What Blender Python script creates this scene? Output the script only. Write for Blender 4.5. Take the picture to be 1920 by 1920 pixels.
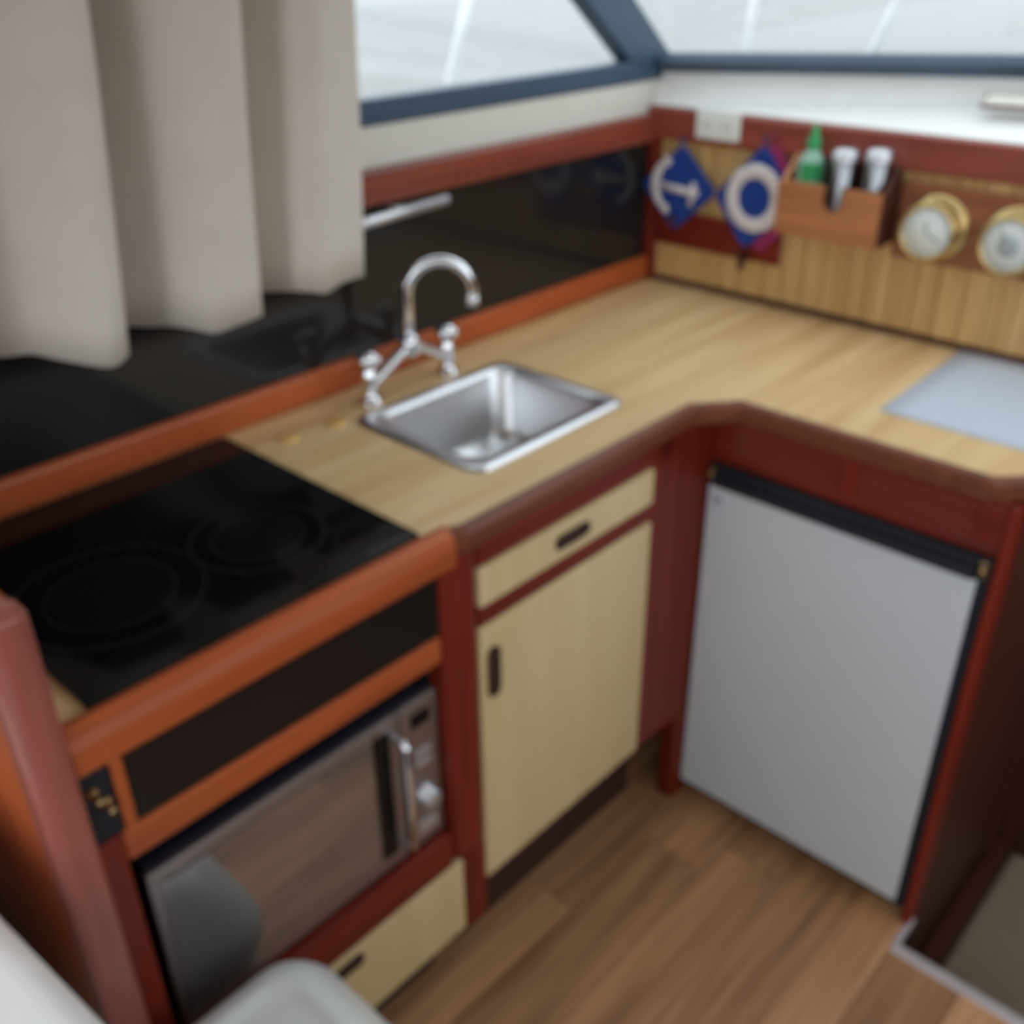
import bpy, bmesh, math, random
from mathutils import Vector, Matrix
random.seed(7)
for o in list(bpy.data.objects): bpy.data.objects.remove(o)
scene = bpy.context.scene
C = scene.collection

# ------------------------------------------------------------ camera
cam_d = bpy.data.cameras.new('camera'); cam = bpy.data.objects.new('camera', cam_d); C.objects.link(cam)
RIGHT = Vector((0.73572686, 0.67720949, -0.00965859))
DOWN = Vector((0.32742444, -0.36812834, -0.87021536))
FWD = Vector((-0.5928737, 0.63707835, -0.49257684))
cm = Matrix.Identity(4)
for i in range(3):
    cm[i][0] = RIGHT[i]; cm[i][1] = -DOWN[i]; cm[i][2] = -FWD[i]
cm.translation = (1.30572, -1.85093, 1.56135)
cam.matrix_world = cm
cam_d.sensor_fit = 'HORIZONTAL'; cam_d.sensor_width = 36.0
cam_d.lens = 1904.149 / 1920 * 36.0
cam_d.clip_start = 0.02; cam_d.clip_end = 300
cam_d.dof.use_dof = True            # the phone was focused far too close
cam_d.dof.focus_distance = 0.22
cam_d.dof.aperture_fstop = 14.0
scene.camera = cam

# ------------------------------------------------------------ world / exposure
w = bpy.data.worlds.new('overcast'); scene.world = w; w.use_nodes = True
bg = w.node_tree.nodes['Background']
bg.inputs[0].default_value = (0.89, 0.945, 1.0, 1); bg.inputs[1].default_value = 1.0
vs = scene.view_settings
vs.view_transform = 'Standard'; vs.look = 'None'; vs.gamma = 1.0; vs.use_curve_mapping = False
vs.exposure = 1.17

# ------------------------------------------------------------ materials
def lin(r, g, b):
    f = lambda c: (c/12.92 if c <= 0.04045 else ((c+0.055)/1.055)**2.4)
    return (f(r/255), f(g/255), f(b/255), 1)

def base(name):
    m = bpy.data.materials.new(name); m.use_nodes = True
    nt = m.node_tree; return m, nt, nt.nodes['Principled BSDF']

def link(nt, a, b): nt.links.new(a, b)

def plain(name, col, rough=0.5, metal=0.0, coat=0.0, spec=0.5, var=0.06, scale=18.0, bump=0.0):
    """a single colour with slight procedural unevenness"""
    m, nt, p = base(name)
    tc = nt.nodes.new('ShaderNodeTexCoord'); n = nt.nodes.new('ShaderNodeTexNoise')
    n.inputs['Scale'].default_value = scale; n.inputs['Detail'].default_value = 3
    link(nt, tc.outputs['Object'], n.inputs['Vector'])
    r = nt.nodes.new('ShaderNodeValToRGB')
    r.color_ramp.elements[0].position = 0.3; r.color_ramp.elements[1].position = 0.7
    r.color_ramp.elements[0].color = tuple(c*(1-var) for c in col[:3])+(1,)
    r.color_ramp.elements[1].color = tuple(min(1, c*(1+var)) for c in col[:3])+(1,)
    link(nt, n.outputs['Fac'], r.inputs['Fac']); link(nt, r.outputs['Color'], p.inputs['Base Color'])
    p.inputs['Roughness'].default_value = rough; p.inputs['Metallic'].default_value = metal
    p.inputs['Coat Weight'].default_value = coat; p.inputs['Coat Roughness'].default_value = 0.1
    p.inputs['Specular IOR Level'].default_value = spec
    if bump:
        b = nt.nodes.new('ShaderNodeBump'); b.inputs['Strength'].default_value = bump; b.inputs['Distance'].default_value = 0.002
        n2 = nt.nodes.new('ShaderNodeTexNoise'); n2.inputs['Scale'].default_value = scale*12
        link(nt, tc.outputs['Object'], n2.inputs['Vector']); link(nt, n2.outputs['Fac'], b.inputs['Height']); link(nt, b.outputs['Normal'], p.inputs['Normal'])
    return m

def wood(name, dark, light, axis='y', cross=45.0, along=2.5, rough=0.3, coat=0.3, rnd=0.0, spec=0.5):
    """streaky wood, grain along one axis"""
    m, nt, p = base(name)
    tc = nt.nodes.new('ShaderNodeTexCoord'); mp = nt.nodes.new('ShaderNodeMapping')
    s = [cross]*3; s['xyz'.index(axis)] = along
    mp.inputs['Scale'].default_value = s
    oi = nt.nodes.new('ShaderNodeObjectInfo')
    mul = nt.nodes.new('ShaderNodeVectorMath'); mul.operation = 'SCALE'; mul.inputs[0].default_value = (13.1, 7.7, 5.3)
    link(nt, oi.outputs['Random'], mul.inputs['Scale']); link(nt, mul.outputs[0], mp.inputs['Location'])
    link(nt, tc.outputs['Object'], mp.inputs['Vector'])
    n = nt.nodes.new('ShaderNodeTexNoise'); n.inputs['Scale'].default_value = 1.0; n.inputs['Detail'].default_value = 5; n.inputs['Roughness'].default_value = 0.6
    link(nt, mp.outputs[0], n.inputs['Vector'])
    r = nt.nodes.new('ShaderNodeValToRGB')
    r.color_ramp.elements[0].position = 0.3; r.color_ramp.elements[1].position = 0.72
    r.color_ramp.elements[0].color = dark; r.color_ramp.elements[1].color = light
    link(nt, n.outputs['Fac'], r.inputs['Fac'])
    out = r.outputs['Color']
    if rnd:
        hs = nt.nodes.new('ShaderNodeHueSaturation')
        mr = nt.nodes.new('ShaderNodeMapRange'); mr.inputs[3].default_value = 1-rnd; mr.inputs[4].default_value = 1+rnd
        link(nt, oi.outputs['Random'], mr.inputs[0]); link(nt, mr.outputs[0], hs.inputs['Value']); link(nt, out, hs.inputs['Color'])
        out = hs.outputs['Color']
    link(nt, out, p.inputs['Base Color'])
    p.inputs['Roughness'].default_value = rough; p.inputs['Coat Weight'].default_value = coat; p.inputs['Coat Roughness'].default_value = 0.15
    p.inputs['Specular IOR Level'].default_value = spec
    b = nt.nodes.new('ShaderNodeBump'); b.inputs['Strength'].default_value = 0.08; b.inputs['Distance'].default_value = 0.001
    link(nt, n.outputs['Fac'], b.inputs['Height']); link(nt, b.outputs['Normal'], p.inputs['Normal'])
    return m

M = {}
for ax in 'xyz':
    M['mah_'+ax] = wood('mahogany_'+ax, lin(92, 24, 13), lin(132, 42, 23), ax, rough=0.42, coat=0.06, spec=0.3)
    M['teak_'+ax] = wood('orange_wood_'+ax, lin(150, 68, 30), lin(186, 96, 48), ax, rough=0.4, coat=0.1, spec=0.35)  # lighter second tone of the mahogany; brighter light around the cooktop put into colour
M['mah_edge'] = wood('mahogany_edging', lin(98, 52, 34), lin(126, 72, 48), 'y', rough=0.4, coat=0.05, spec=0.3)
M['mah_rail'] = wood('mahogany_rail', lin(124, 54, 40), lin(154, 76, 58), 'x', rough=0.35, coat=0.2)  # paler mahogany; windshield glare on the back rail put into its colour
M['mah_raily'] = wood('mahogany_rail_y', lin(112, 48, 34), lin(142, 68, 48), 'y', rough=0.35, coat=0.2)
M['mah_end'] = wood('mahogany_end_panel', lin(132, 70, 60), lin(164, 92, 80), 'z', rough=0.3)  # mauve cast of reflected light put into the front edge's base colour
M['mah_dark'] = wood('mahogany_dark', lin(66, 34, 27), lin(86, 46, 36), 'z', rough=0.5, coat=0.0, spec=0.3)
M['worktop'] = wood('bamboo_strip_laminate', lin(200, 162, 108), lin(238, 208, 158), 'y', cross=26, along=1.6, rough=0.34, coat=0.1)
M['cream'] = wood('cream_laminate', lin(206, 184, 134), lin(220, 200, 154), 'z', cross=14, along=1.5, rough=0.45, coat=0.0)
M['bead'] = wood('blond_beadboard', lin(178, 136, 78), lin(218, 182, 122), 'z', cross=40, along=2, rough=0.5, coat=0.0, rnd=0.08)
M['plank'] = wood('vinyl_plank', lin(142, 100, 66), lin(214, 162, 116), 'y', cross=30, along=1.8, rough=0.42, coat=0.0, rnd=0.22)
M['joint'] = plain('joint_brown', lin(70, 48, 34), 0.8)
M['blackgloss'] = plain('black_gloss', (0.004, 0.004, 0.005, 1), 0.08, spec=0.2, var=0.02)
M['blackpanel'] = plain('black_acrylic', (0.012, 0.012, 0.013, 1), 0.12, spec=0.4, var=0.02)
M['blackmatte'] = plain('black_matte', (0.011, 0.014, 0.021, 1), 0.5, spec=0.3)
M['blackdoor'] = plain('black_control_fascia', (0.008, 0.006, 0.006, 1), 0.3, spec=0.3)
M['ring'] = plain('burner_print', (0.022, 0.020, 0.023, 1), 0.25, spec=0.2)
M['zone'] = plain('burner_zone_black', (0.006, 0.006, 0.007, 1), 0.2, spec=0.2)
M['ledge'] = plain('ledge_gelcoat', lin(244, 245, 242), 0.4, var=0.02)  # whiter copy of the gelcoat; extra light on the slope put into colour
M['boxwood'] = wood('box_teak', lin(156, 96, 56), lin(188, 124, 78), 'x', rough=0.45, coat=0.0)
M['white'] = plain('white_gelcoat', lin(214, 212, 202), 0.35, var=0.02)
M['ceil'] = plain('ceiling_vinyl', lin(222, 220, 212), 0.7, var=0.02)
M['frame'] = plain('slate_window_frame', lin(52, 74, 96), 0.4, var=0.04)
M['fridge'] = plain('fridge_grey', lin(204, 211, 218), 0.4, var=0.01)
M['steel'] = plain('stainless', (0.70, 0.71, 0.73, 1), 0.3, 1.0, var=0.03, scale=60)
M['steel_dark'] = plain('dark_steel_rim', (0.30, 0.31, 0.33, 1), 0.25, 1.0, var=0.03)
M['chrome'] = plain('chrome', (0.78, 0.79, 0.82, 1), 0.08, 1.0, var=0.01)
M['satin'] = plain('satin_alloy', (0.62, 0.63, 0.66, 1), 0.35, 0.8, var=0.02)
M['mwsteel'] = plain('microwave_steel', (0.36, 0.32, 0.32, 1), 0.38, 0.9, var=0.03)
M['mwglass'] = plain('mirrored_door_glass', (0.33, 0.325, 0.33, 1), 0.06, 0.9, var=0.01)
M['brass'] = plain('brass', (0.60, 0.45, 0.20, 1), 0.3, 1.0, var=0.03)
M['brasscap'] = plain('brass_cap', (0.78, 0.53, 0.18, 1), 0.4, 0.4, var=0.03)
M['bronze'] = plain('bronze', (0.22, 0.15, 0.09, 1), 0.35, 0.9)
M['dial'] = plain('dial_white', lin(224, 230, 226), 0.5, var=0.01)
M['ink'] = plain('dial_ink', lin(60, 64, 70), 0.6)
M['curtain'] = plain('curtain_cloth', lin(208, 200, 189), 0.95, spec=0.1, var=0.03, bump=0.15)
M['navy'] = plain('navy_cotton', lin(38, 66, 138), 0.9, spec=0.15, bump=0.2)
M['magenta'] = plain('magenta_cotton', lin(150, 52, 98), 0.9, spec=0.15)
M['offwhite'] = plain('offwhite_cotton', lin(214, 206, 204), 0.9, spec=0.15)
M['plate'] = plain('outlet_white', lin(228, 230, 224), 0.4, var=0.01)
M['slot'] = plain('outlet_slot', lin(60, 58, 56), 0.6)
M['paper'] = plain('paper_white', lin(196, 204, 216), 0.8, spec=0.2, var=0.015)
M['bin'] = plain('white_plastic', lin(240, 246, 246), 0.3, var=0.01)
M['vinyl'] = plain('white_vinyl', lin(240, 240, 238), 0.5, var=0.02, bump=0.1)
M['green'] = plain('green_plastic', lin(40, 150, 84), 0.5)
M['paleglass'] = plain('frosted_green_bottle', lin(150, 190, 172), 0.25)
M['carpet'] = plain('beige_carpet', lin(150, 136, 116), 0.95, spec=0.1, bump=0.4, scale=40)
M['nosing'] = plain('white_alloy_nosing', lin(206, 196, 198), 0.35, 0.2)
M['blue'] = plain('badge_blue', lin(64, 96, 160), 0.4)
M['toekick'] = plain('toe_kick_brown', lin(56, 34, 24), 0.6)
M['water'] = plain('pale_harbour_water', lin(106, 106, 104), 0.35, var=0.16, scale=0.9, bump=0.0)
M['deck'] = plain('pale_deck', lin(124, 122, 118), 0.6, var=0.05, scale=2.5)
M['rail_white'] = plain('white_rail', lin(240, 244, 246), 0.35)

def glass():
    m = bpy.data.materials.new('window_glass'); m.use_nodes = True; nt = m.node_tree
    for n in list(nt.nodes): nt.nodes.remove(n)
    o = nt.nodes.new('ShaderNodeOutputMaterial'); mx = nt.nodes.new('ShaderNodeMixShader')
    t = nt.nodes.new('ShaderNodeBsdfTransparent'); t.inputs[0].default_value = (0.94, 0.96, 0.96, 1)
    g = nt.nodes.new('ShaderNodeBsdfGlossy'); g.inputs['Roughness'].default_value = 0.02
    mx.inputs[0].default_value = 0.06
    link(nt, t.outputs[0], mx.inputs[1]); link(nt, g.outputs[0], mx.inputs[2]); link(nt, mx.outputs[0], o.inputs[0])
    return m
M['glass'] = glass()

# ------------------------------------------------------------ mesh helpers
def obj(name, bm, mat, parent=None, smooth=False):
    bmesh.ops.recalc_face_normals(bm, faces=bm.faces)
    me = bpy.data.meshes.new(name); bm.to_mesh(me); bm.free()
    if smooth:
        for p in me.polygons: p.use_smooth = True
    me.materials.append(M[mat] if isinstance(mat, str) else mat)
    o = bpy.data.objects.new(name, me); C.objects.link(o)
    if parent is not None: o.parent = parent; o.matrix_parent_inverse = parent.matrix_world.inverted()
    return o

def tag(o, label, cat, group=None):
    o['label'] = label; o['category'] = cat
    if group: o['group'] = group
    return o

def struct(o, label=None):
    o['kind'] = 'structure'
    if label: o['label'] = label
    return o

def thing(name, loc, label, cat, group=None):
    o = bpy.data.objects.new(name, None); C.objects.link(o); o.empty_display_size = 0.05
    o.location = loc; o.matrix_world = Matrix.Translation(loc)
    return tag(o, label, cat, group)

def add_box(bm, x0, x1, y0, y1, z0, z1, bev=0.0, seg=2):
    r = bmesh.ops.create_cube(bm, size=1.0, matrix=Matrix.Translation(((x0+x1)/2, (y0+y1)/2, (z0+z1)/2)) @ Matrix.Diagonal((abs(x1-x0), abs(y1-y0), abs(z1-z0), 1)))
    if bev:
        es = set()
        for v in r['verts']:
            for e in v.link_edges: es.add(e)
        bmesh.ops.bevel(bm, geom=list(es), offset=bev, segments=seg, affect='EDGES', profile=0.5)
    return bm

def box(name, b, mat, parent=None, bev=0.0, seg=2):
    return obj(name, add_box(bmesh.new(), *b, bev=bev, seg=seg), mat, parent)

def prism(name, pts, axis, a0, a1, mat, parent=None, bev=0.0, smooth=False):
    """extrude a 2D polygon; axis = extrusion axis; pts in the other two axes (cyclic order kept x,y,z)"""
    bm = bmesh.new()
    def P(p, a):
        if axis == 'x': return (a, p[0], p[1])
        if axis == 'y': return (p[0], a, p[1])
        return (p[0], p[1], a)
    v0 = [bm.verts.new(P(p, a0)) for p in pts]; v1 = [bm.verts.new(P(p, a1)) for p in pts]
    bm.faces.new(v0); bm.faces.new(v1[::-1])
    n = len(pts)
    for i in range(n): bm.faces.new((v0[i], v0[(i+1) % n], v1[(i+1) % n], v1[i]))
    if bev: bmesh.ops.bevel(bm, geom=list(bm.edges), offset=bev, segments=2, affect='EDGES', profile=0.5)
    return obj(name, bm, mat, parent, smooth)

def add_lathe(bm, prof, center, axis=(0, 0, 1), n=28):
    """prof: list of (radius, height) along axis"""
    ax = Vector(axis).normalized(); q = Vector((0, 0, 1)).rotation_difference(ax).to_matrix()
    c = Vector(center); rings = []
    for r, h in prof:
        if r < 1e-6: rings.append([bm.verts.new(c + q @ Vector((0, 0, h)))])
        else: rings.append([bm.verts.new(c + q @ Vector((r*math.cos(2*math.pi*k/n), r*math.sin(2*math.pi*k/n), h))) for k in range(n)])
    for a, b in zip(rings, rings[1:]):
        for k in range(n):
            k2 = (k+1) % n
            if len(a) == 1 and len(b) == 1: continue
            if len(a) == 1: bm.faces.new((a[0], b[k], b[k2]))
            elif len(b) == 1: bm.faces.new((a[k], a[k2], b[0]))
            else: bm.faces.new((a[k], a[k2], b[k2], b[k]))
    return bm

def lathe(name, prof, center, mat, parent=None, axis=(0, 0, 1), n=28, smooth=True):
    return obj(name, add_lathe(bmesh.new(), prof, center, axis, n), mat, parent, smooth)

def add_tube(bm, pts, rad, n=12):
    pts = [Vector(p) for p in pts]
    rads = rad if isinstance(rad, (list, tuple)) else [rad]*len(pts)
    rings = []; ref = None
    for i, p in enumerate(pts):
        t = (pts[min(i+1, len(pts)-1)] - pts[max(i-1, 0)]).normalized()
        if ref is None:
            ref = t.cross(Vector((0, 0, 1)))
            if ref.length < 1e-3: ref = t.cross(Vector((1, 0, 0)))
        ref = (ref - t*ref.dot(t)).normalized(); b = t.cross(ref)
        rings.append([bm.verts.new(p + rads[i]*(ref*math.cos(2*math.pi*k/n) + b*math.sin(2*math.pi*k/n))) for k in range(n)])
    for a, b in zip(rings, rings[1:]):
        for k in range(n): bm.faces.new((a[k], a[(k+1) % n], b[(k+1) % n], b[k]))
    bm.faces.new(rings[0][::-1]); bm.faces.new(rings[-1])
    return bm

def tube(name, pts, rad, mat, parent=None, n=12):
    return obj(name, add_tube(bmesh.new(), pts, rad, n), mat, parent, True)

def sweep(name, path, prof, mat, parent=None):
    """sweep a profile (offset outward, z) along a horizontal polyline; offset to the right-hand side of travel"""
    bm = bmesh.new(); P = [Vector((p[0], p[1], 0)) for p in path]; rings = []
    for i, p in enumerate(P):
        d0 = (P[i]-P[i-1]).normalized() if i > 0 else (P[1]-P[0]).normalized()
        d1 = (P[i+1]-P[i]).normalized() if i < len(P)-1 else d0
        n0 = Vector((d0.y, -d0.x, 0)); n1 = Vector((d1.y, -d1.x, 0)); m = (n0+n1).normalized(); k = 1/max(0.3, m.dot(n0))
        rings.append([bm.verts.new((p.x+m.x*o*k, p.y+m.y*o*k, z)) for o, z in prof])
    n = len(prof)
    for a, b in zip(rings, rings[1:]):
        for k in range(n): bm.faces.new((a[k], a[(k+1) % n], b[(k+1) % n], b[k]))
    bm.faces.new(rings[0]); bm.faces.new(rings[-1][::-1])
    return obj(name, bm, mat, parent)

def rrect(x0, x1, y0, y1, r, n=5):
    out = []
    for cx, cy, a0 in ((x1-r, y1-r, 0), (x0+r, y1-r, 90), (x0+r, y0+r, 180), (x1-r, y0+r, 270)):
        for k in range(n+1):
            a = math.radians(a0+90*k/n); out.append((cx+r*math.cos(a), cy+r*math.sin(a)))
    return out

def loft(name, loops, mat, parent=None, cap0=True, cap1=True, smooth=True):
    bm = bmesh.new(); rings = [[bm.verts.new(p) for p in L] for L in loops]; n = len(loops[0])
    for a, b in zip(rings, rings[1:]):
        for k in range(n): bm.faces.new((a[k], a[(k+1) % n], b[(k+1) % n], b[k]))
    if cap0: bm.faces.new(rings[0][::-1])
    if cap1: bm.faces.new(rings[-1])
    return obj(name, bm, mat, parent, smooth)

# ============================================================ STRUCTURE
# ---- floor with separate planks
floor = struct(box('floor', (0.30, 0.985, -3.2, -0.06, -0.03, -0.006), 'joint'))
box('floor_base', (0.985, 2.6, -3.2, -0.535, -0.03, -0.006), 'joint', floor)
xs = [0.265, 0.39, 0.515, 0.64, 0.765, 0.89, 0.985, 1.11, 1.235, 1.36, 1.485, 1.61, 1.735, 1.86, 1.985, 2.11, 2.235, 2.36, 2.485, 2.6]
offs = [0.15, 0.55, 0.32, 0.235, 0.62, 0.05, 0.42, 0.70, 0.2, 0.5]
for i in range(len(xs)-1):
    x0, x1 = xs[i], xs[i+1]; yend = -0.30 if x1 <= 0.986 else -0.54
    y = yend; first = offs[i % len(offs)]
    while y > -3.19:
        L = first if first else 0.92
        first = None
        y0 = max(-3.2, y-L)
        p = box('plank', (x0+0.0008, x1-0.0008, y0+0.0008, y-0.0008, -0.006, 0.0), 'plank', floor)
        y = y0
# ---- walls
wl = struct(box('wall_left', (-0.06, 0.0, -3.2, 0.02, -0.6, 1.305), 'white'))
box('backsplash_panel', (0.0, 0.012, -1.9, 0.0, 0.93, 1.2), 'blackpanel', wl, bev=0.001)['label'] = 'glossy black backsplash panel'
wb = struct(box('wall_back', (-0.06, 1.0, 0.0, 0.05, -0.6, 1.255), 'mah_dark'))
x = 0.03; k = 0
while x < 0.985:
    x1 = min(x+0.0445, 0.99)
    box('bead_board', (x+0.0006, x1-0.0006, -0.012, 0.0, 0.905, 1.2), 'bead', wb, bev=0.0025, seg=1)
    x = x1
# mahogany rails on the two walls
t1 = struct(box('trim_1', (0.0, 0.026, -1.9, -0.012, 1.19, 1.245), 'mah_raily', bev=0.006))
t2 = struct(box('trim_2', (0.0, 0.024, -1.605, -0.012, 0.9, 0.952), 'teak_y', bev=0.008))
t3 = struct(box('trim_3', (0.0, 1.0, -0.026, 0.0, 1.196, 1.258), 'mah_rail', bev=0.006))
t4 = struct(box('trim_4', (0.0, 0.034, -0.03, 0.0, 0.902, 1.196), 'mah_z', bev=0.004))
t5 = struct(box('trim_5', (0.03, 0.99, -0.018, -0.006, 0.9005, 0.912), 'mah_dark', bev=0.002))
# windshield ledge: slopes up and away to the windshield foot
def Wb(xx, dz=0.0): return (xx, 0.02 + 0.150*xx, 1.334 + 0.038*xx + dz)
bm = bmesh.new()
vv = [bm.verts.new(p) for p in ((-0.02, 0.0, 1.258), (2.62, 0.0, 1.258), Wb(2.62), Wb(-0.02), (-0.02, 0.06, 1.22), (2.62, 0.45, 1.22))]
bm.faces.new(vv[0:4]); bm.faces.new((vv[0], vv[4], vv[5], vv[1])); bm.faces.new((vv[3], vv[2], vv[5], vv[4]))
bm.faces.new((vv[0], vv[3], vv[4])); bm.faces.new((vv[1], vv[5], vv[2]))
struct(obj('windshield_ledge', bm, 'ledge'))
# ---- side window (window_1) and raked windshield (window_2)
TOP = 1.86; RK = 1.2
def yr(z): return -RK*(z-1.34)           # rake of the pillar in the side plane
w1 = bpy.data.objects.new('window_1', None); C.objects.link(w1); struct(w1)
box('window_frame', (-0.035, 0.004, -1.9, 0.03, 1.305, 1.345), 'frame', w1, bev=0.004)
box('window_frame', (-0.035, 0.004, -1.9, yr(TOP)+0.05, TOP-0.04, TOP), 'frame', w1, bev=0.004)
box('window_frame', (-0.035, 0.004, -1.94, -1.88, 1.305, TOP), 'frame', w1, bev=0.004)
prism('pane', [(-1.89, 1.34), (-0.06, 1.34), (yr(TOP)-0.02, TOP-0.02), (-1.89, TOP-0.02)], 'x', -0.02, -0.014, 'glass', w1)
w2 = bpy.data.objects.new('window_2', None); C.objects.link(w2); struct(w2)
prism('corner_pillar', [(0.065, 1.33), (-0.095, 1.345), (yr(TOP)-0.12, TOP), (yr(TOP)+0.04, TOP)], 'x', -0.035, 0.006, 'frame', w2, bev=0.003)
def WS(xx, z):                           # point on the raked windshield plane
    b = Wb(xx); return Vector((xx, b[1] - RK*(z-b[2]), z))
def bar(name, a, b, wdt, mat, parent):
    a = Vector(a); b = Vector(b); return tube(name, [a, b], wdt, mat, parent, 8)
def slab(name, pts, thick, mat, parent):
    bm = bmesh.new(); P = [Vector(p) for p in pts]; n = (P[1]-P[0]).cross(P[2]-P[0]).normalized()*thick
    v0 = [bm.verts.new(p) for p in P]; v1 = [bm.verts.new(p+n) for p in P]
    bm.faces.new(v0); bm.faces.new(v1[::-1]); m = len(P)
    for i in range(m): bm.faces.new((v0[i], v0[(i+1) % m], v1[(i+1) % m], v1[i]))
    return obj(name, bm, mat, parent)
slab('window_frame', [WS(0.0, 1.334), WS(2.62, 1.334+0.0996), WS(2.62, 1.356+0.0996), WS(0.0, 1.356)], 0.02, 'frame', w2)
slab('window_frame', [WS(0.0, TOP-0.04), WS(2.62, TOP-0.04), WS(2.62, TOP), WS(0.0, TOP)], 0.02, 'frame', w2)
slab('pane', [WS(0.0, 1.345), WS(2.62, 1.44), WS(2.62, TOP-0.02), WS(0.0, TOP-0.02)], 0.005, 'glass', w2)
# ---- ceiling and the rest of the saloon behind the camera (windows all round)
struct(box('ceiling', (-0.06, 2.66, -2.55, -0.50, 1.86, 1.92), 'ceil'))
struct(box('wall_right', (2.6, 2.66, -3.25, 0.4, -0.6, 0.95), 'mah_dark'))
struct(box('wall_rear', (-0.06, 2.66, -3.26, -3.2, -0.6, 0.5), 'mah_dark'))
# ---- companionway beside the fridge: carpeted step below the saloon floor
st = struct(box('companionway_step', (1.035, 2.6, -0.525, 0.05, -0.26, -0.2), 'carpet', bev=0.012), 'beige carpeted step down into the companionway')
box('step_side', (0.992, 1.034, -0.525, 0.05, -0.3, -0.19), 'mah_dark', st, bev=0.006)
struct(box('wall_companionway', (0.9, 2.62, 0.052, 0.11, -0.6, 1.22), 'mah_dark'))
box('riser', (0.992, 2.6, -0.54, -0.526, -0.3, -0.03), 'mah_dark', floor)
t6 = struct(box('trim_6', (0.985, 2.6, -0.545, -0.522, -0.016, 0.006), 'nosing', bev=0.004), 'white metal nosing along the floor edge')
box('short_nosing', (0.982, 0.994, -0.522, -0.45, -0.016, 0.005), 'nosing', t6, bev=0.003)

# ============================================================ WORKTOP
H = 0.9
wt = thing('worktop', (0.25, -0.8, H), 'L-shaped bamboo-strip worktop with mahogany edging, around the sink and corner', 'worktop')
outer = [(0.0, -0.012), (0.0, -1.605), (0.476, -1.605), (0.476, -1.09), (0.481, -1.075), (0.481, -0.545), (0.54, -0.475), (0.945, -0.475), (0.985, -0.435), (0.985, -0.012)]
SX0, SX1, SY0, SY1 = 0.125, 0.405, -0.952, -0.605
hole = rrect(SX0+0.012, SX1-0.012, SY0+0.012, SY1-0.012, 0.05)
bm = bmesh.new()
def loop(pts, z):
    vs_ = [bm.verts.new((p[0], p[1], z)) for p in pts]
    return vs_, [bm.edges.new((vs_[i], vs_[(i+1) % len(vs_)])) for i in range(len(vs_))]
ov, oe = loop(outer, H); hv, he = loop(hole, H)
bmesh.ops.triangle_fill(bm, edges=oe+he, use_beauty=True)
r = bmesh.ops.extrude_face_region(bm, geom=list(bm.faces))
bmesh.ops.translate(bm, verts=[g for g in r['geom'] if isinstance(g, bmesh.types.BMVert)], vec=(0, 0, -0.03))
obj('top', bm, 'worktop', wt)
prof = [(0.0, 0.868), (0.016, 0.868), (0.021, 0.873), (0.021, 0.894), (0.015, 0.902), (0.006, 0.904), (0.0, 0.9)]
sweep('edging', [(0, 0), (0.470, -1.086), (0.4815, -1.066), (0.4815, -0.545), (0.5405, -0.4755), (0.945, -0.4755), (0.9855, -0.435), (0.9855, -0.02)][1:], prof, 'mah_edge', wt)
prof2 = [(0.0, 0.85), (0.016, 0.85), (0.02, 0.856), (0.021, 0.885), (0.016, 0.898), (0.006, 0.907), (-0.004, 0.905), (-0.004, 0.9), (0.0, 0.9)]
sweep('edging', [(0.4765, -1.604), (0.4765, -1.088)], prof2, 'teak_y', wt)['label'] = 'lighter orange rounded edging in front of the cooktop'

# ============================================================ SINK CABINET
F = 0.481
sc = thing('sink_cabinet', (0.24, -0.8, 0), 'mahogany framed cabinet with cream drawer and door under the sink', 'cabinet')
box('carcass', (0.03, 0.455, -1.03, -0.60, 0.19, 0.70), 'mah_dark', sc)
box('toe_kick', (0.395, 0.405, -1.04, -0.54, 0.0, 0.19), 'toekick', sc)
box('rail', (F-0.03, F, -1.036, -0.56, 0.818, 0.868), 'mah_y', sc, bev=0.002)
box('rail', (F-0.03, F, -1.036, -0.62, 0.718, 0.748), 'mah_y', sc, bev=0.002)
box('rail', (F-0.03, F-0.008, -1.036, -0.62, 0.19, 0.214), 'mah_dark', sc, bev=0.002)
# corner post: cabinet stile turning diagonally to the fridge
prism('corner_post', [(0.44, -0.626), (F, -0.626), (F, -0.545), (0.4935, -0.478), (0.4935, -0.44), (0.44, -0.44)], 'z', 0.215, 0.868, 'mah_z', sc, bev=0.003)
prism('corner_post_foot', [(0.455, -0.50), (0.4885, -0.505), (0.4935, -0.478), (0.4935, -0.44), (0.455, -0.44)], 'z', 0.0, 0.215, 'mah_z', sc, bev=0.002)
dr = box('drawer', (F-0.02, F+0.003, -1.033, -0.628, 0.751, 0.815), 'cream', sc, bev=0.003)
def slot_pull(name, y0, y1, z0, z1, parent, xf):
    """recessed oval finger pull with a raised mahogany rim"""
    cy, cz = (y0+y1)/2, (z0+z1)/2
    r_ = min(y1-y0, z1-z0)/2
    P = rrect(y0, y1, z0, z1, r_*0.98, 6)
    Q = [(cy+(p[0]-cy)*(1-0.008/(y1-y0)), cz+(p[1]-cz)*(1-0.008/(z1-z0))) for p in P]
    loops = [[(xf-0.001, p[0], p[1]) for p in P], [(xf+0.004, p[0], p[1]) for p in P], [(xf+0.004, q[0], q[1]) for q in Q], [(xf+0.0005, q[0], q[1]) for q in Q]]
    return loft(name, loops, 'toekick', parent, smooth=False)
slot_pull('finger_pull', -0.876, -0.797, 0.772, 0.795, dr, F+0.003)
dd = box('door', (F-0.02, F+0.003, -1.036, -0.628, 0.217, 0.716), 'cream', sc, bev=0.003)
slot_pull('finger_pull', -1.024, -0.999, 0.586, 0.676, dd, F+0.003)

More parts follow.
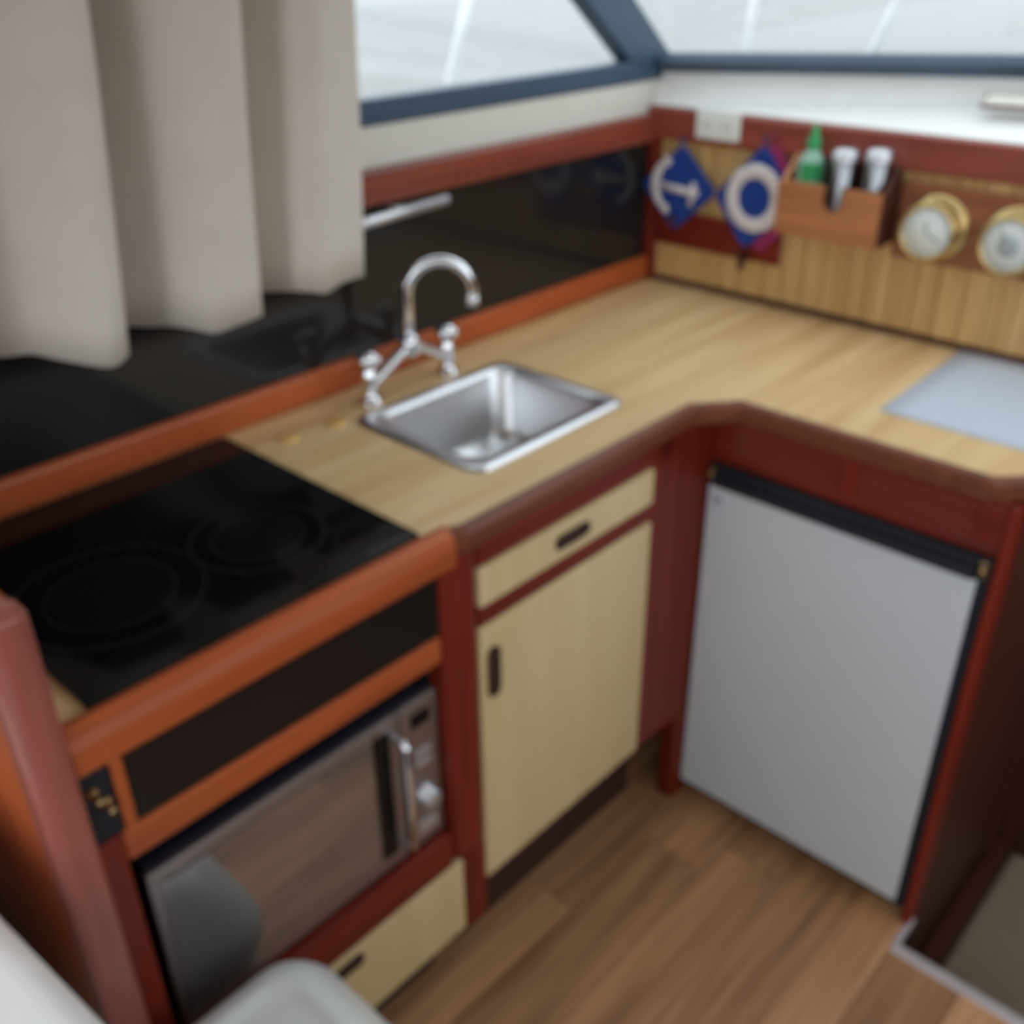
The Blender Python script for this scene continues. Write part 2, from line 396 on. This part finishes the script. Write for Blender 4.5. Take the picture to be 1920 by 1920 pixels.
# ============================================================ COOKER CABINET (microwave housing)
cc = thing('microwave_cabinet', (0.24, -1.35, 0), 'mahogany galley cabinet housing the microwave under the black cooktop, cream drawer below', 'cabinet')
box('carcass_floor', (0.03, 0.45, -1.56, -1.10, 0.14, 0.30), 'mah_dark', cc)
box('opening_liner', (0.04, 0.05, -1.572, -1.108, 0.30, 0.85), 'blackmatte', cc)
box('liner_side', (0.05, 0.45, -1.573, -1.571, 0.375, 0.70), 'blackmatte', cc)
box('liner_side', (0.05, 0.45, -1.108, -1.106, 0.375, 0.70), 'blackmatte', cc)
box('stile', (F-0.06, F+0.004, -1.106, -1.038, 0.306, 0.866), 'mah_z', cc, bev=0.012)
box('stile', (F-0.06, F+0.002, -1.086, -1.038, 0.135, 0.306), 'mah_z', cc, bev=0.004)
box('stile', (F-0.05, F, -1.604, -1.573, 0.135, 0.743), 'mah_z', cc, bev=0.003)
box('rail', (F-0.04, F, -1.573, -1.106, 0.700, 0.743), 'teak_y', cc, bev=0.005)
box('rail', (F-0.43, F, -1.573, -1.106, 0.303, 0.372), 'mah_y', cc, bev=0.004)
box('divider', (F-0.03, F+0.001, -1.567, -1.553, 0.743, 0.852), 'teak_z', cc, bev=0.002)
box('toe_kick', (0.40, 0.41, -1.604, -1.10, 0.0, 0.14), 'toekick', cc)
box('control_panel', (F-0.02, F-0.004, -1.553, -1.106, 0.743, 0.850), 'blackdoor', cc, bev=0.002)['label'] = 'plain black panel beneath the cooktop'
sp = box('switch_panel', (F-0.02, F-0.003, -1.604, -1.567, 0.743, 0.850), 'blackmatte', cc, bev=0.002)
for yy, zz in ((-1.590, 0.812), (-1.580, 0.793)):
    bm = add_lathe(bmesh.new(), [(0.0075, 0), (0.0075, 0.004), (0.004, 0.006), (0.003, 0.016), (0.0042, 0.019), (0.0, 0.020)], (F-0.003, yy, zz), (1, 0, 0), 16)
    obj('toggle', bm, 'brass', sp, True)
dw = box('drawer', (F-0.02, F+0.003, -1.570, -1.088, 0.146, 0.302), 'cream', cc, bev=0.003)
slot_pull('finger_pull', -1.385, -1.295, 0.268, 0.290, dw, F+0.003)
# end panel (rises above the worktop, rounded front edge)
ep = rrect(0.02, 0.497, 0.0, 1.056, 0.012, 4)
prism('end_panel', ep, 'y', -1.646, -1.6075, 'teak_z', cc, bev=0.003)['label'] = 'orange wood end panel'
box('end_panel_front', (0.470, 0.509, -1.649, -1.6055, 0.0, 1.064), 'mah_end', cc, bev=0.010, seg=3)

# ============================================================ FRIDGE CABINET
Y = -0.475
fc = thing('fridge_cabinet', (0.74, -0.24, 0), 'mahogany surround of the fridge with louvred vent rail on top', 'cabinet')
box('stile', (0.9735, 0.9905, Y, Y+0.04, 0.0, 0.866), 'mah_z', fc, bev=0.004)
box('end_panel', (0.975, 0.990, Y+0.04, -0.013, -0.55, 0.868), 'mah_dark', fc)
box('top_rail', (0.4935, 0.9735, Y+0.002, Y+0.03, 0.852, 0.868), 'mah_x', fc, bev=0.002)
box('bottom_rail', (0.4935, 0.9735, Y+0.004, Y+0.03, 0.775, 0.792), 'mah_x', fc, bev=0.003)
for x0, x1 in ((0.4935, 0.53), (0.722, 0.752), (0.935, 0.9735)):
    box('vent_divider', (x0, x1, Y+0.003, Y+0.03, 0.792, 0.852), 'mah_x' if x0 > 0.9 else 'mah_z', fc, bev=0.002)
box('vent_back', (0.53, 0.935, Y+0.03, Y+0.036, 0.79, 0.853), 'mah_dark', fc)
for x0, x1 in ((0.53, 0.722), (0.752, 0.935)):
    for k in range(4):
        zc = 0.8005 + k*0.0148
        prism('louvre', [(Y+0.004, zc-0.0065), (Y+0.008, zc-0.0080), (Y+0.026, zc+0.0035), (Y+0.022, zc+0.0055)], 'x', x0, x1, 'mah_rail', fc)
# fridge
fr = thing('fridge', (0.73, -0.25, 0.0), 'built-in compact fridge with plain grey door and black handle strip', 'fridge')
box('body', (0.505, 0.966, Y+0.03, -0.03, 0.02, 0.773), 'blackmatte', fr)
fd = box('door_frame', (0.4945, 0.9725, Y-0.002, Y+0.03, 0.035, 0.774), 'blackmatte', fr, bev=0.004)
box('door_panel', (0.4975, 0.9575, Y-0.006, Y-0.001, 0.047, 0.735), 'fridge', fd, bev=0.002)
prism('handle_strip', [(Y-0.002, 0.738), (Y-0.018, 0.740), (Y-0.022, 0.748), (Y-0.020, 0.758), (Y-0.012, 0.762), (Y-0.002, 0.773)], 'x', 0.512, 0.955, 'blackmatte', fd, bev=0.001)
bd = box('badge', (0.506, 0.532, Y-0.0085, Y-0.006, 0.706, 0.724), 'plate', fd, bev=0.001)
tube('badge_mark', [(0.510+0.018*k/8, Y-0.0088, 0.712+0.007*math.sin(k*1.3)) for k in range(9)], 0.0018, 'blue', bd, 6)
for xx in (0.503, 0.963):
    lt = box('latch', (xx-0.007, xx+0.007, Y-0.012, Y-0.001, 0.742, 0.772), 'bronze', fr, bev=0.003)
    lathe('latch_screw', [(0.0045, 0), (0.0045, 0.002), (0.0, 0.0032)], (xx, Y-0.012, 0.757), 'brass', lt, (0, -1, 0), 14)

# ============================================================ MICROWAVE
mw = thing('microwave', (0.25, -1.33, 0.372), 'silver compact microwave with mirrored dark door and chrome bar handle', 'microwave')
X = 0.466
box('body', (0.10, X-0.012, -1.553, -1.112, 0.377, 0.655), 'blackmatte', mw)
for yy in (-1.50, -1.16):
    lathe('foot', [(0.014, 0), (0.014, 0.006), (0, 0.006)], (X-0.04, yy, 0.3715), 'blackmatte', mw)
fp = box('front_panel', (X-0.012, X, -1.177, -1.108, 0.376, 0.650), 'mwsteel', mw, bev=0.004)
door = box('door', (X-0.012, X, -1.556, -1.179, 0.376, 0.650), 'mwsteel', mw, bev=0.004)
box('door_glass', (X-0.004, X+0.002, -1.543, -1.232, 0.402, 0.630), 'mwglass', door, bev=0.001)
box('door_strip', (X-0.004, X+0.0015, -1.228, -1.200, 0.402, 0.630), 'blackgloss', door, bev=0.001)
hb = tube('handle', [(X+0.0, -1.190, 0.612), (X+0.018, -1.190, 0.612), (X+0.025, -1.190, 0.606), (X+0.025, -1.190, 0.420), (X+0.018, -1.190, 0.412), (X+0.0, -1.190, 0.412)], 0.0065, 'chrome', door)
box('display', (X-0.002, X+0.0015, -1.160, -1.124, 0.603, 0.628), 'blackgloss', fp, bev=0.001)
lathe('knob', [(0.020, 0), (0.020, 0.003), (0.0165, 0.004), (0.0155, 0.018), (0.013, 0.020), (0, 0.020)], (X, -1.141, 0.470), 'satin', fp, (1, 0, 0))
box('button', (X, X+0.003, -1.156, -1.126, 0.550, 0.560), 'satin', fp, bev=0.001)
box('button', (X, X+0.003, -1.156, -1.126, 0.530, 0.540), 'satin', fp, bev=0.001)
box('button', (X, X+0.003, -1.160, -1.122, 0.400, 0.422), 'satin', fp, bev=0.001)

# ============================================================ COOKTOP
ck = thing('cooktop', (0.25, -1.34, H), 'black ceramic glass two-burner cooktop set in the worktop', 'cooktop')
pts = rrect(0.032, 0.472, -1.568, -1.122, 0.008, 3)
prism('glass_plate', pts, 'z', H, H+0.006, 'blackgloss', ck, bev=0.001)
def ring(name, c, r0, r1, z, mat, parent):
    return lathe(name, [(r0, 0), (r0, 0.0003), (r1, 0.0003), (r1, 0)], (c[0], c[1], z), mat, parent, n=48, smooth=False)
for c, r in (((0.30, -1.452), 0.108), ((0.318, -1.262), 0.085)):
    zn = lathe('burner_zone', [(0, 0), (0, 0.0004), (r*0.60, 0.0004), (r*0.60, 0)][1:], (c[0], c[1], H+0.006), 'zone', ck, n=48, smooth=False)
    ring('zone_ring', c, r-0.003, r, H+0.006, 'ring', zn)
    ring('zone_ring', c, r*0.66, r*0.66+0.003, H+0.006, 'ring', zn)
box('control_strip', (0.448, 0.466, -1.20, -1.13, H+0.006, H+0.0065), 'ring', ck)

# ============================================================ SINK
sk = thing('sink', ((SX0+SX1)/2, (SY0+SY1)/2, H), 'square stainless steel sink basin set into the worktop', 'sink')
def L(x0, x1, y0, y1, r, z): return [(p[0], p[1], z) for p in rrect(x0, x1, y0, y1, r, 6)]
i = 0.029
loops = [L(SX0, SX1, SY0, SY1, 0.022, H+0.0005), L(SX0+0.002, SX1-0.002, SY0+0.002, SY1-0.002, 0.022, H+0.0045),
         L(SX0+0.008, SX1-0.008, SY0+0.008, SY1-0.008, 0.022, H+0.006), L(SX0+i-0.004, SX1-i+0.004, SY0+i-0.004, SY1-i+0.004, 0.036, H+0.005),
         L(SX0+i, SX1-i, SY0+i, SY1-i, 0.036, H-0.002), L(SX0+i+0.006, SX1-i-0.006, SY0+i+0.006, SY1-i-0.006, 0.042, H-0.10),
         L(SX0+i+0.022, SX1-i-0.022, SY0+i+0.022, SY1-i-0.022, 0.045, H-0.122), L(SX0+0.115, SX1-0.115, SY0+0.145, SY1-0.145, 0.02, H-0.126)]
bm_o = loft('basin', loops, 'steel', sk, cap0=False, cap1=True)
dn = lathe('drain', [(0.034, 0), (0.034, 0.002), (0.026, 0.003), (0.022, -0.0), (0.0, -0.0)], ((SX0+SX1)/2, (SY0+SY1)/2, H-0.1255), 'chrome', sk)

# ============================================================ FAUCET
fx = 0.09
fa = thing('faucet', (fx, -0.79, H), 'chrome bridge faucet with two valves and swan-neck spout', 'faucet')
for yy in (-0.880, -0.705):
    vb = lathe('valve', [(0.0, 0), (0.021, 0), (0.021, 0.004), (0.014, 0.010), (0.0115, 0.018), (0.0115, 0.040), (0.014, 0.044), (0.014, 0.050), (0.010, 0.056), (0.0095, 0.066), (0.0, 0.066)], (fx, yy, H), 'chrome', fa)
    hd = lathe('handle', [(0.0, 0.062), (0.013, 0.062), (0.0165, 0.068), (0.0165, 0.080), (0.012, 0.087), (0.0, 0.088)], (fx, yy, H), 'chrome', vb)
    bm = bmesh.new()
    for a in (0.35, 0.35+math.pi/2):
        d = Vector((math.cos(a), math.sin(a), 0))*0.021
        add_tube(bm, [Vector((fx, yy, H+0.075))-d, Vector((fx, yy, H+0.075))-d*0.8, Vector((fx, yy, H+0.075))+d*0.8, Vector((fx, yy, H+0.075))+d], [0.006, 0.0085, 0.0085, 0.006], 10)
    obj('cross_handle', bm, 'chrome', vb, True)
hub = Vector((fx, -0.79, H+0.072))
for yy in (-0.880, -0.705):
    s = 1 if yy > -0.79 else -1
    tube('bridge_arm', [(fx, yy, H+0.032), (fx, yy-s*0.014, H+0.034), (fx, -0.79+s*0.05, H+0.050), (fx, -0.79+s*0.018, H+0.066), (fx, -0.79, H+0.072)], 0.0095, 'chrome', fa)
lathe('hub', [(0, -0.018), (0.013, -0.018), (0.0165, -0.008), (0.0165, 0.012), (0.012, 0.02), (0, 0.02)], hub, 'chrome', fa)
hd_ = Vector((0.066, 0.086, 0)).normalized(); R = 0.054
pts = [hub+Vector((0, 0, 0.01)), Vector((fx, -0.79, 1.02)), Vector((fx, -0.79, 1.055))]
for k in range(1, 13):
    a = math.pi*k/12*1.06
    pts.append(Vector((fx, -0.79, 1.058)) + hd_*(R-R*math.cos(a)) + Vector((0, 0, R*math.sin(a))))
spo = tube('spout', pts, 0.0095, 'chrome', fa, 14)
e0 = pts[-1]; dv = (pts[-1]-pts[-2]).normalized()
tube('spout_tip', [e0-dv*0.004, e0+dv*0.012], 0.0115, 'chrome', spo, 14)

# brass fittings on the worktop
for (xx, yy), lab in (((0.108, -1.056), 'small flat brass cap on the worktop nearer the cooktop'), ((0.118, -0.972), 'small flat brass cap on the worktop touching the sink corner')):
    o = lathe('brass_cap', [(0, 0), (0.017, 0), (0.017, 0.002), (0.0145, 0.004), (0, 0.0045)], (xx-0.006, yy, H), 'brasscap')
    tag(o, lab, 'cap', 'brass caps on the worktop')

# ============================================================ TOWEL BAR on the black panel
tb = thing('towel_bar', (0.03, -0.78, 1.17), 'satin metal bar mounted below the left wall rail, beside the curtain', 'rail')
tube('bar', [(0.058, -0.98, 1.172), (0.058, -0.66, 1.184)], 0.0085, 'satin', tb)
for yy, zz in ((-0.95, 1.1735), (-0.755, 1.1805)):
    tube('bracket', [(0.0125, yy, zz-0.004), (0.030, yy, zz-0.003), (0.058, yy, zz)], [0.014, 0.008, 0.0095], 'satin', tb)

# ============================================================ CURTAIN
hem = [(0.030, -1.62, 1.12), (0.10, -1.605, 1.125), (0.150, -1.585, 1.12), (0.165, -1.55, 1.116), (0.158, -1.515, 1.118), (0.10, -1.503, 1.12), (0.045, -1.475, 1.12), (0.045, -1.445, 1.125), (0.095, -1.420, 1.135),
       (0.125, -1.405, 1.141), (0.145, -1.378, 1.131), (0.17, -1.334, 1.116), (0.166, -1.310, 1.12), (0.145, -1.296, 1.12), (0.09, -1.288, 1.12), (0.045, -1.272, 1.12), (0.062, -1.250, 1.12), (0.095, -1.234, 1.123), (0.13, -1.227, 1.129),
       (0.148, -1.209, 1.124), (0.158, -1.186, 1.115), (0.16, -1.154, 1.117), (0.157, -1.112, 1.119), (0.140, -1.098, 1.12), (0.090, -1.090, 1.12), (0.045, -1.070, 1.12), (0.065, -1.046, 1.12), (0.095, -1.030, 1.123), (0.122, -1.023, 1.127),
       (0.132, -0.999, 1.122), (0.136, -0.979, 1.117), (0.128, -0.943, 1.122), (0.12, -0.9, 1.12)]
def smooth_curve(P, n=4):
    out = []
    for i in range(len(P)-1):
        p0 = P[max(i-1, 0)]; p1 = P[i]; p2 = P[i+1]; p3 = P[min(i+2, len(P)-1)]
        for k in range(n):
            t = k/n
            out.append(tuple(0.5*((2*p1[j]) + (-p0[j]+p2[j])*t + (2*p0[j]-5*p1[j]+4*p2[j]-p3[j])*t*t + (-p0[j]+3*p1[j]-3*p2[j]+p3[j])*t**3) for j in range(3)))
    out.append(P[-1]); return out
HS = smooth_curve(hem)
bm = bmesh.new(); rows = []
for zi in range(15):
    f = zi/14
    row = []
    for (xx, yy, hz) in HS:
        row.append(bm.verts.new((max(0.012, 0.105+(xx-0.105)*(1+0.15*f)), yy + 0.050*f + 0.003*math.sin(5*f+20*yy), hz + (1.8445-hz)*f)))
    rows.append(row)
for a, b in zip(rows, rows[1:]):
    for k in range(len(a)-1): bm.faces.new((a[k], a[k+1], b[k+1], b[k]))
cu = obj('curtain', bm, 'curtain', smooth=True)
md = cu.modifiers.new('thickness', 'SOLIDIFY'); md.thickness = 0.003
tag(cu, 'beige cloth curtain hanging in deep folds over the side window', 'curtain')
tr = box('curtain_track', (0.06, 0.12, -1.7, -0.75, 1.845, 1.86), 'satin', bev=0.003)
tag(tr, 'slim alloy curtain track under the ceiling above the beige curtain', 'curtain track')

# ============================================================ BACK WALL ITEMS
pb = thing('peg_board', (0.18, -0.02, 1.0), 'mahogany peg rail behind the two navy pot holders', 'peg rail')
box('board', (0.036, 0.335, -0.026, -0.0125, 0.985, 1.056), 'mah_x', pb, bev=0.004)
for xx, zz in ((0.096, 1.045), (0.263, 1.00)):
    tube('peg', [(xx, -0.025, zz), (xx, -0.052, zz-0.004), (xx, -0.058, zz+0.008)], [0.005, 0.005, 0.006], 'mah_dark', pb, 10)
tube('peg', [(0.262, -0.026, 0.996), (0.262, -0.040, 0.985), (0.262, -0.044, 0.968)], [0.009, 0.008, 0.005], 'mah_dark', pb, 10)

def pot_holder(cx, cz, hx, hz, skew, y, mat, label, motif):
    t = thing('pot_holder', (cx, y, cz), label, 'pot holder', 'pot holders on the back wall')
    # quilted diamond pad
    def dia(s): return [(cx-hx*s, cz-skew*0.3), (cx+skew, cz+hz*s), (cx+hx*s, cz+skew*0.3), (cx-skew, cz-hz*s)]
    def rnd(P, r=0.12, n=4):
        out = []
        for k in range(4):
            p = Vector(P[k]); a = Vector(P[k-1]); b = Vector(P[(k+1) % 4])
            q0 = p+(a-p)*r; q1 = p+(b-p)*r
            for m in range(n+1):
                u = m/n; out.append(tuple(q0*(1-u)**2+p*2*u*(1-u)+q1*u*u))
        return out
    loops = []
    for s, dy in ((0.97, 0.0), (1.0, -0.004), (0.97, -0.0085), (0.9, -0.0085), (0.87, -0.007)):
        loops.append([(p[0], y+dy, p[1]) for p in rnd(dia(s))])
    pad = loft('pad', loops, mat, t, smooth=False)
    tube('hanging_loop', [(cx+skew, y-0.004, cz+hz*0.96), (cx+skew-0.006, y-0.004, cz+hz*0.96+0.010), (cx+skew, y-0.004, cz+hz*0.96+0.017), (cx+skew+0.006, y-0.004, cz+hz*0.96+0.010), (cx+skew, y-0.004, cz+hz*0.96)], 0.0015, mat, t, 6)
    f = y-0.0072
    if motif == 'anchor':       # anchor lying on its side, crown to the left
        bm = bmesh.new()
        arc = [(cx-0.012+0.045*math.cos(a), cz+0.002+0.052*math.sin(a)) for a in [math.radians(100+160*k/14) for k in range(15)]]
        wid = [0.004+0.007*math.sin(math.pi*k/14) + (0.006 if k in (1, 13) else 0) for k in range(15)]
        add_tube(bm, [(p[0], f, p[1]) for p in arc], wid, 8)
        add_tube(bm, [(cx-0.055, f, cz+0.002), (cx+0.05, f, cz-0.006)], 0.0075, 8)
        add_tube(bm, [(cx+0.038, f, cz+0.016), (cx+0.032, f, cz-0.032)], 0.006, 8)
        for v in bm.verts: v.co.y = f + (v.co.y-f)*0.25
        obj('anchor_motif', bm, 'offwhite', pad, True)
    elif motif == 'ring':       # lifebuoy ring
        bm = bmesh.new()
        ring_ = [(cx+0.001+0.050*math.cos(a), f, cz+0.052*math.sin(a)) for a in [2*math.pi*k/28 for k in range(29)]]
        add_tube(bm, ring_, 0.0145, 8)
        for v in bm.verts: v.co.y = f + (v.co.y-f)*0.2
        obj('lifebuoy_motif', bm, 'offwhite', pad, True)
    return t
pot_holder(0.098, 1.108, 0.092, 0.088, 0.004, -0.034, 'navy', 'navy pot holder with a white anchor, hanging nearest the corner', 'anchor')
pot_holder(0.276, 1.112, 0.092, 0.104, 0.012, -0.034, 'navy', 'navy pot holder with a white ring motif, partly behind the wooden box', 'ring')
pot_holder(0.300, 1.112, 0.094, 0.108, 0.006, -0.0275, 'magenta', 'magenta pot holder peeking out behind the navy ring one', None)

# outlet on the rail
ou = thing('outlet', (0.176, -0.027, 1.237), 'white double power outlet on the mahogany rail', 'outlet')
pl = box('plate', (0.124, 0.224, -0.032, -0.0262, 1.2085, 1.264), 'plate', ou, bev=0.003)
for xx in (0.152, 0.197):
    s_ = box('socket', (xx-0.014, xx+0.014, -0.0345, -0.032, 1.222, 1.251), 'plate', ou, bev=0.002)
    for dx in (-0.006, 0.006):
        box('socket_slot', (xx+dx-0.001, xx+dx+0.001, -0.0348, -0.0345, 1.231, 1.242), 'slot', s_)

# utensil box with notch
ub = thing('utensil_box', (0.455, -0.045, 1.07), 'open teak utensil box with a U notch on the back wall', 'utensil box')
def notch_front():
    x0, x1, z0, z1 = 0.352, 0.552, 1.07, 1.165
    P = [(x0, z0), (x1, z0), (x1, z1), (0.482, z1), (0.482, 1.140)]
    for k in range(1, 8):
        a = -math.pi*k/8
        P.append((0.462+0.020*math.cos(a), 1.140+0.020*math.sin(a)))
    P += [(0.442, 1.140), (0.442, z1), (x0, z1)]
    return P
prism('front_board', notch_front(), 'y', -0.090, -0.080, 'boxwood', ub)
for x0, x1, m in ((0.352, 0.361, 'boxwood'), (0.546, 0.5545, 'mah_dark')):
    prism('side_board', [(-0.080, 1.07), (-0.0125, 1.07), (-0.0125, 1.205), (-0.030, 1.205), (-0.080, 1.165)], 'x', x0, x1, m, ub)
box('bottom_board', (0.361, 0.546, -0.080, -0.0125, 1.07, 1.078), 'teak_x', ub)
box('back_board', (0.361, 0.546, -0.020, -0.0125, 1.078, 1.205), 'mah_dark', ub)
def tumbler(cx, cy, z0, z1, r, label):
    t = thing('shaker', (cx, cy, z0), label, 'shaker', 'metal shakers in the utensil box')
    lathe('body', [(0, 0), (r*0.95, 0), (r, 0.004), (r, z1-z0-0.022), (r*0.96, z1-z0-0.020), (0, z1-z0-0.020)], (cx, cy, z0), 'steel_dark', t)
    lathe('cap', [(r*1.04, -0.020), (r*1.04, -0.006), (r*0.8, 0.0), (0, 0.003)], (cx, cy, z1), 'satin', t)
tumbler(0.459, -0.054, 1.0785, 1.226, 0.0225, 'steel shaker showing through the notch of the teak box')
tumbler(0.520, -0.050, 1.0785, 1.232, 0.0215, 'steel shaker at the right end of the teak box')
bt = thing('bottle', (0.393, -0.05, 1.0785), 'pale green bottle with a bright green cap in the teak box', 'bottle')
lathe('body', [(0, 0), (0.022, 0), (0.0235, 0.004), (0.0235, 0.115), (0.018, 0.130), (0.010, 0.140), (0.010, 0.146), (0, 0.146)], (0.393, -0.05, 1.0785), 'paleglass', bt)
lathe('cap', [(0.012, 0.141), (0.012, 0.158), (0.007, 0.164), (0.005, 0.182), (0, 0.184)], (0.393, -0.05, 1.0785), 'green', bt)
prism('label_band', [(0.393+0.0242*math.cos(a), -0.05+0.0242*math.sin(a)) for a in [math.radians(250+100*k/10) for k in range(11)]] + [(0.393, -0.05)], 'z', 1.165, 1.197, 'green', bt)

# instruments
gb = box('instrument_board', (0.558, 0.86, -0.024, -0.0125, 1.046, 1.180), wood('instrument_teak', lin(120, 66, 38), lin(158, 94, 58), 'x', rough=0.4), bev=0.004)
tag(gb, 'reddish wooden board on the back wall carrying two brass instruments', 'board')
def instrument(cx, cz, kind, label):
    t = thing(kind, (cx, -0.024, cz), label, kind.replace('ship_', ''), 'brass instruments')
    lathe('flange', [(0, 0), (0.058, 0), (0.058, 0.003), (0.052, 0.007), (0.046, 0.008), (0, 0.008)], (cx, -0.024, cz), 'brass', t, (0, -1, 0), 40)
    lathe('case', [(0.047, 0.007), (0.047, 0.034), (0.0505, 0.036), (0.0505, 0.042), (0.046, 0.045), (0.042, 0.0425)], (cx, -0.024, cz), 'brass', t, (0, -1, 0), 40)
    d = lathe('dial', [(0.043, 0.040), (0.043, 0.0418), (0, 0.0418)], (cx, -0.024, cz), 'dial', t, (0, -1, 0), 40)
    y = -0.024-0.0422
    for k in range(12):
        a = 2*math.pi*k/12; p0 = Vector((cx+0.035*math.cos(a), y, cz+0.035*math.sin(a))); p1 = Vector((cx+0.039*math.cos(a), y, cz+0.039*math.sin(a)))
        tube('hour_mark', [p0, p1], 0.0007, 'ink', d, 4)
    if kind == 'ship_clock': hands = ((100, 0.020), (-30, 0.029))
    else:
        hands = ((125, 0.030),)
        lathe('inner_dial', [(0.018, 0), (0.018, 0.0004), (0, 0.0004)], (cx, y, cz), plain('dial_grey', lin(176, 184, 188), 0.5), d, (0, -1, 0), 32)
    for a, l in hands:
        a = math.radians(a); tube('hand', [(cx, y-0.0008, cz), (cx+l*math.cos(a), y-0.0008, cz+l*math.sin(a))], 0.0009, 'ink', d, 5)
instrument(0.632, 1.109, 'ship_clock', 'brass ship clock with white dial, beside the teak box')
instrument(0.770, 1.109, 'ship_barometer', 'brass barometer with grey centred dial at the right picture edge')

# ============================================================ THINGS ON SURFACES
bm = bmesh.new(); rows = []
for i_ in range(9):
    yy = -0.366 + (0.366-0.022)*i_/8; lift = 0.0015 + 0.002*max(0, (i_-5)/3)**2
    rows.append([bm.verts.new((0.724+0.26*k/6 - 0.006*i_/8, yy, H+lift+0.001*math.sin(k*1.3)*(i_/8))) for k in range(7)])
for a, b in zip(rows, rows[1:]):
    for k in range(6): bm.faces.new((a[k], a[k+1], b[k+1], b[k]))
pp = obj('paper_sheet', bm, 'paper', smooth=True); md = pp.modifiers.new('t', 'SOLIDIFY'); md.thickness = 0.001
tag(pp, 'blank white paper sheet lying on the worktop above the fridge', 'paper')

# low wooden frame on the windshield ledge
def LG(xx, t):          # point on the ledge surface, t from the rail (0) to the windshield (1)
    b = Wb(xx); return Vector((xx, b[1]*t, 1.258+(b[2]-1.258)*t))
hf = thing('ledge_hatch', LG(0.8, 0.4), 'white hatch lid with thin mahogany frame on the windshield ledge', 'hatch')
slab('lid', [LG(0.645, 0.42)+Vector((0, 0, .002)), LG(1.1, 0.42)+Vector((0, 0, .002)), LG(1.1, 0.56)+Vector((0, 0, .002)), LG(0.645, 0.56)+Vector((0, 0, .002))], 0.006, 'white', hf)
for a, b in (((0.640, 0.42), (1.11, 0.42)), ((0.64, 0.56), (1.11, 0.56))):
    tube('frame_bar', [LG(*a)+Vector((0, 0, .004)), LG(*b)+Vector((0, 0, .004))], 0.0042, 'mah_x', hf, 8)

# white bin in front of the microwave
bn = thing('bin', (0.66, -1.56, 0.0), 'white plastic bin with rounded lid standing in front of the microwave', 'bin')
bx0, bx1, by0, by1 = 0.500, 0.80, -1.70, -1.392
def BL(s, z, r=0.06): return [(p[0], p[1], z) for p in rrect(bx0+s, bx1-s, by0+s, by1-s, r, 7)]
loft('body', [BL(0.035, 0.001), BL(0.030, 0.006), BL(0.006, 0.365)], 'bin', bn)
lid = loft('lid', [BL(0.003, 0.366), BL(0.0, 0.372), BL(0.0, 0.400), BL(0.006, 0.420), BL(0.022, 0.450, 0.055), BL(0.038, 0.477, 0.05), BL(0.052, 0.492, 0.045), BL(0.068, 0.501, 0.04), BL(0.078, 0.502, 0.038), BL(0.083, 0.4985, 0.036), BL(0.10, 0.499, 0.03)], 'bin', bn)

# white vinyl bench back at the lower left
sb = thing('bench_backrest', (0.55, -1.8, 0), 'white vinyl bench backrest across the bottom left corner', 'backrest')
prism('pad', rrect(-1.90, -1.697, 0.42, 0.80, 0.03, 6), 'x', 0.03, 1.02, 'vinyl', sb, bev=0.0)
box('base', (0.03, 1.02, -1.885, -1.735, 0.0, 0.415), 'mah_dark', sb, bev=0.005)
sb.rotation_euler.z = math.radians(4.0); sb.location.y -= 0.012

# ============================================================ OUTSIDE
wa = box('harbour_water', (-60, 40, -40, 80, -1.3, -1.2), 'water'); wa['kind'] = 'stuff'; tag(wa, 'pale rippled harbour water beyond the windows', 'water')
dk = bmesh.new()
P = [(-0.55, -3.2), (-0.06, -3.2), (-0.06, 0.4), (2.66, 0.4), (2.66, -3.2), (3.15, -3.2), (3.1, 1.2), (2.2, 3.4), (1.3, 4.6), (0.4, 3.4), (-0.5, 1.2)]
v0 = [dk.verts.new((p[0], p[1], 1.02)) for p in P]; v1 = [dk.verts.new((p[0], p[1], 0.95)) for p in P]
dk.faces.new(v0); dk.faces.new(v1[::-1])
for k in range(len(P)): dk.faces.new((v0[k], v0[(k+1) % len(P)], v1[(k+1) % len(P)], v1[k]))
struct(obj('deck', dk, 'deck'), 'pale foredeck outside the windows')
def stanchion(a, b, r, label):
    t = thing('stanchion', a, label, 'stanchion', 'white stanchions on deck')
    tube('post', [a, b], r, 'rail_white', t, 10)
    lathe('base_plate', [(0, 0), (r*2.2, 0), (r*2.2, 0.008), (0, 0.008)], (a[0], a[1], 1.0205), 'rail_white', t)
stanchion((-0.50, -0.20, 1.024), (-0.50, 0.07, 1.72), 0.012, 'white slanted stanchion seen through the side window')
stanchion((0.0-0.10, 1.0, 1.024), (0.0+0.17, 1.0, 1.75), 0.012, 'white slanted stanchion seen through the windshield, further right')
stanchion((-0.42, 1.0, 1.024), (-0.42+0.06, 1.0, 1.62), 0.010, 'thin white stanchion seen just right of the corner pillar')
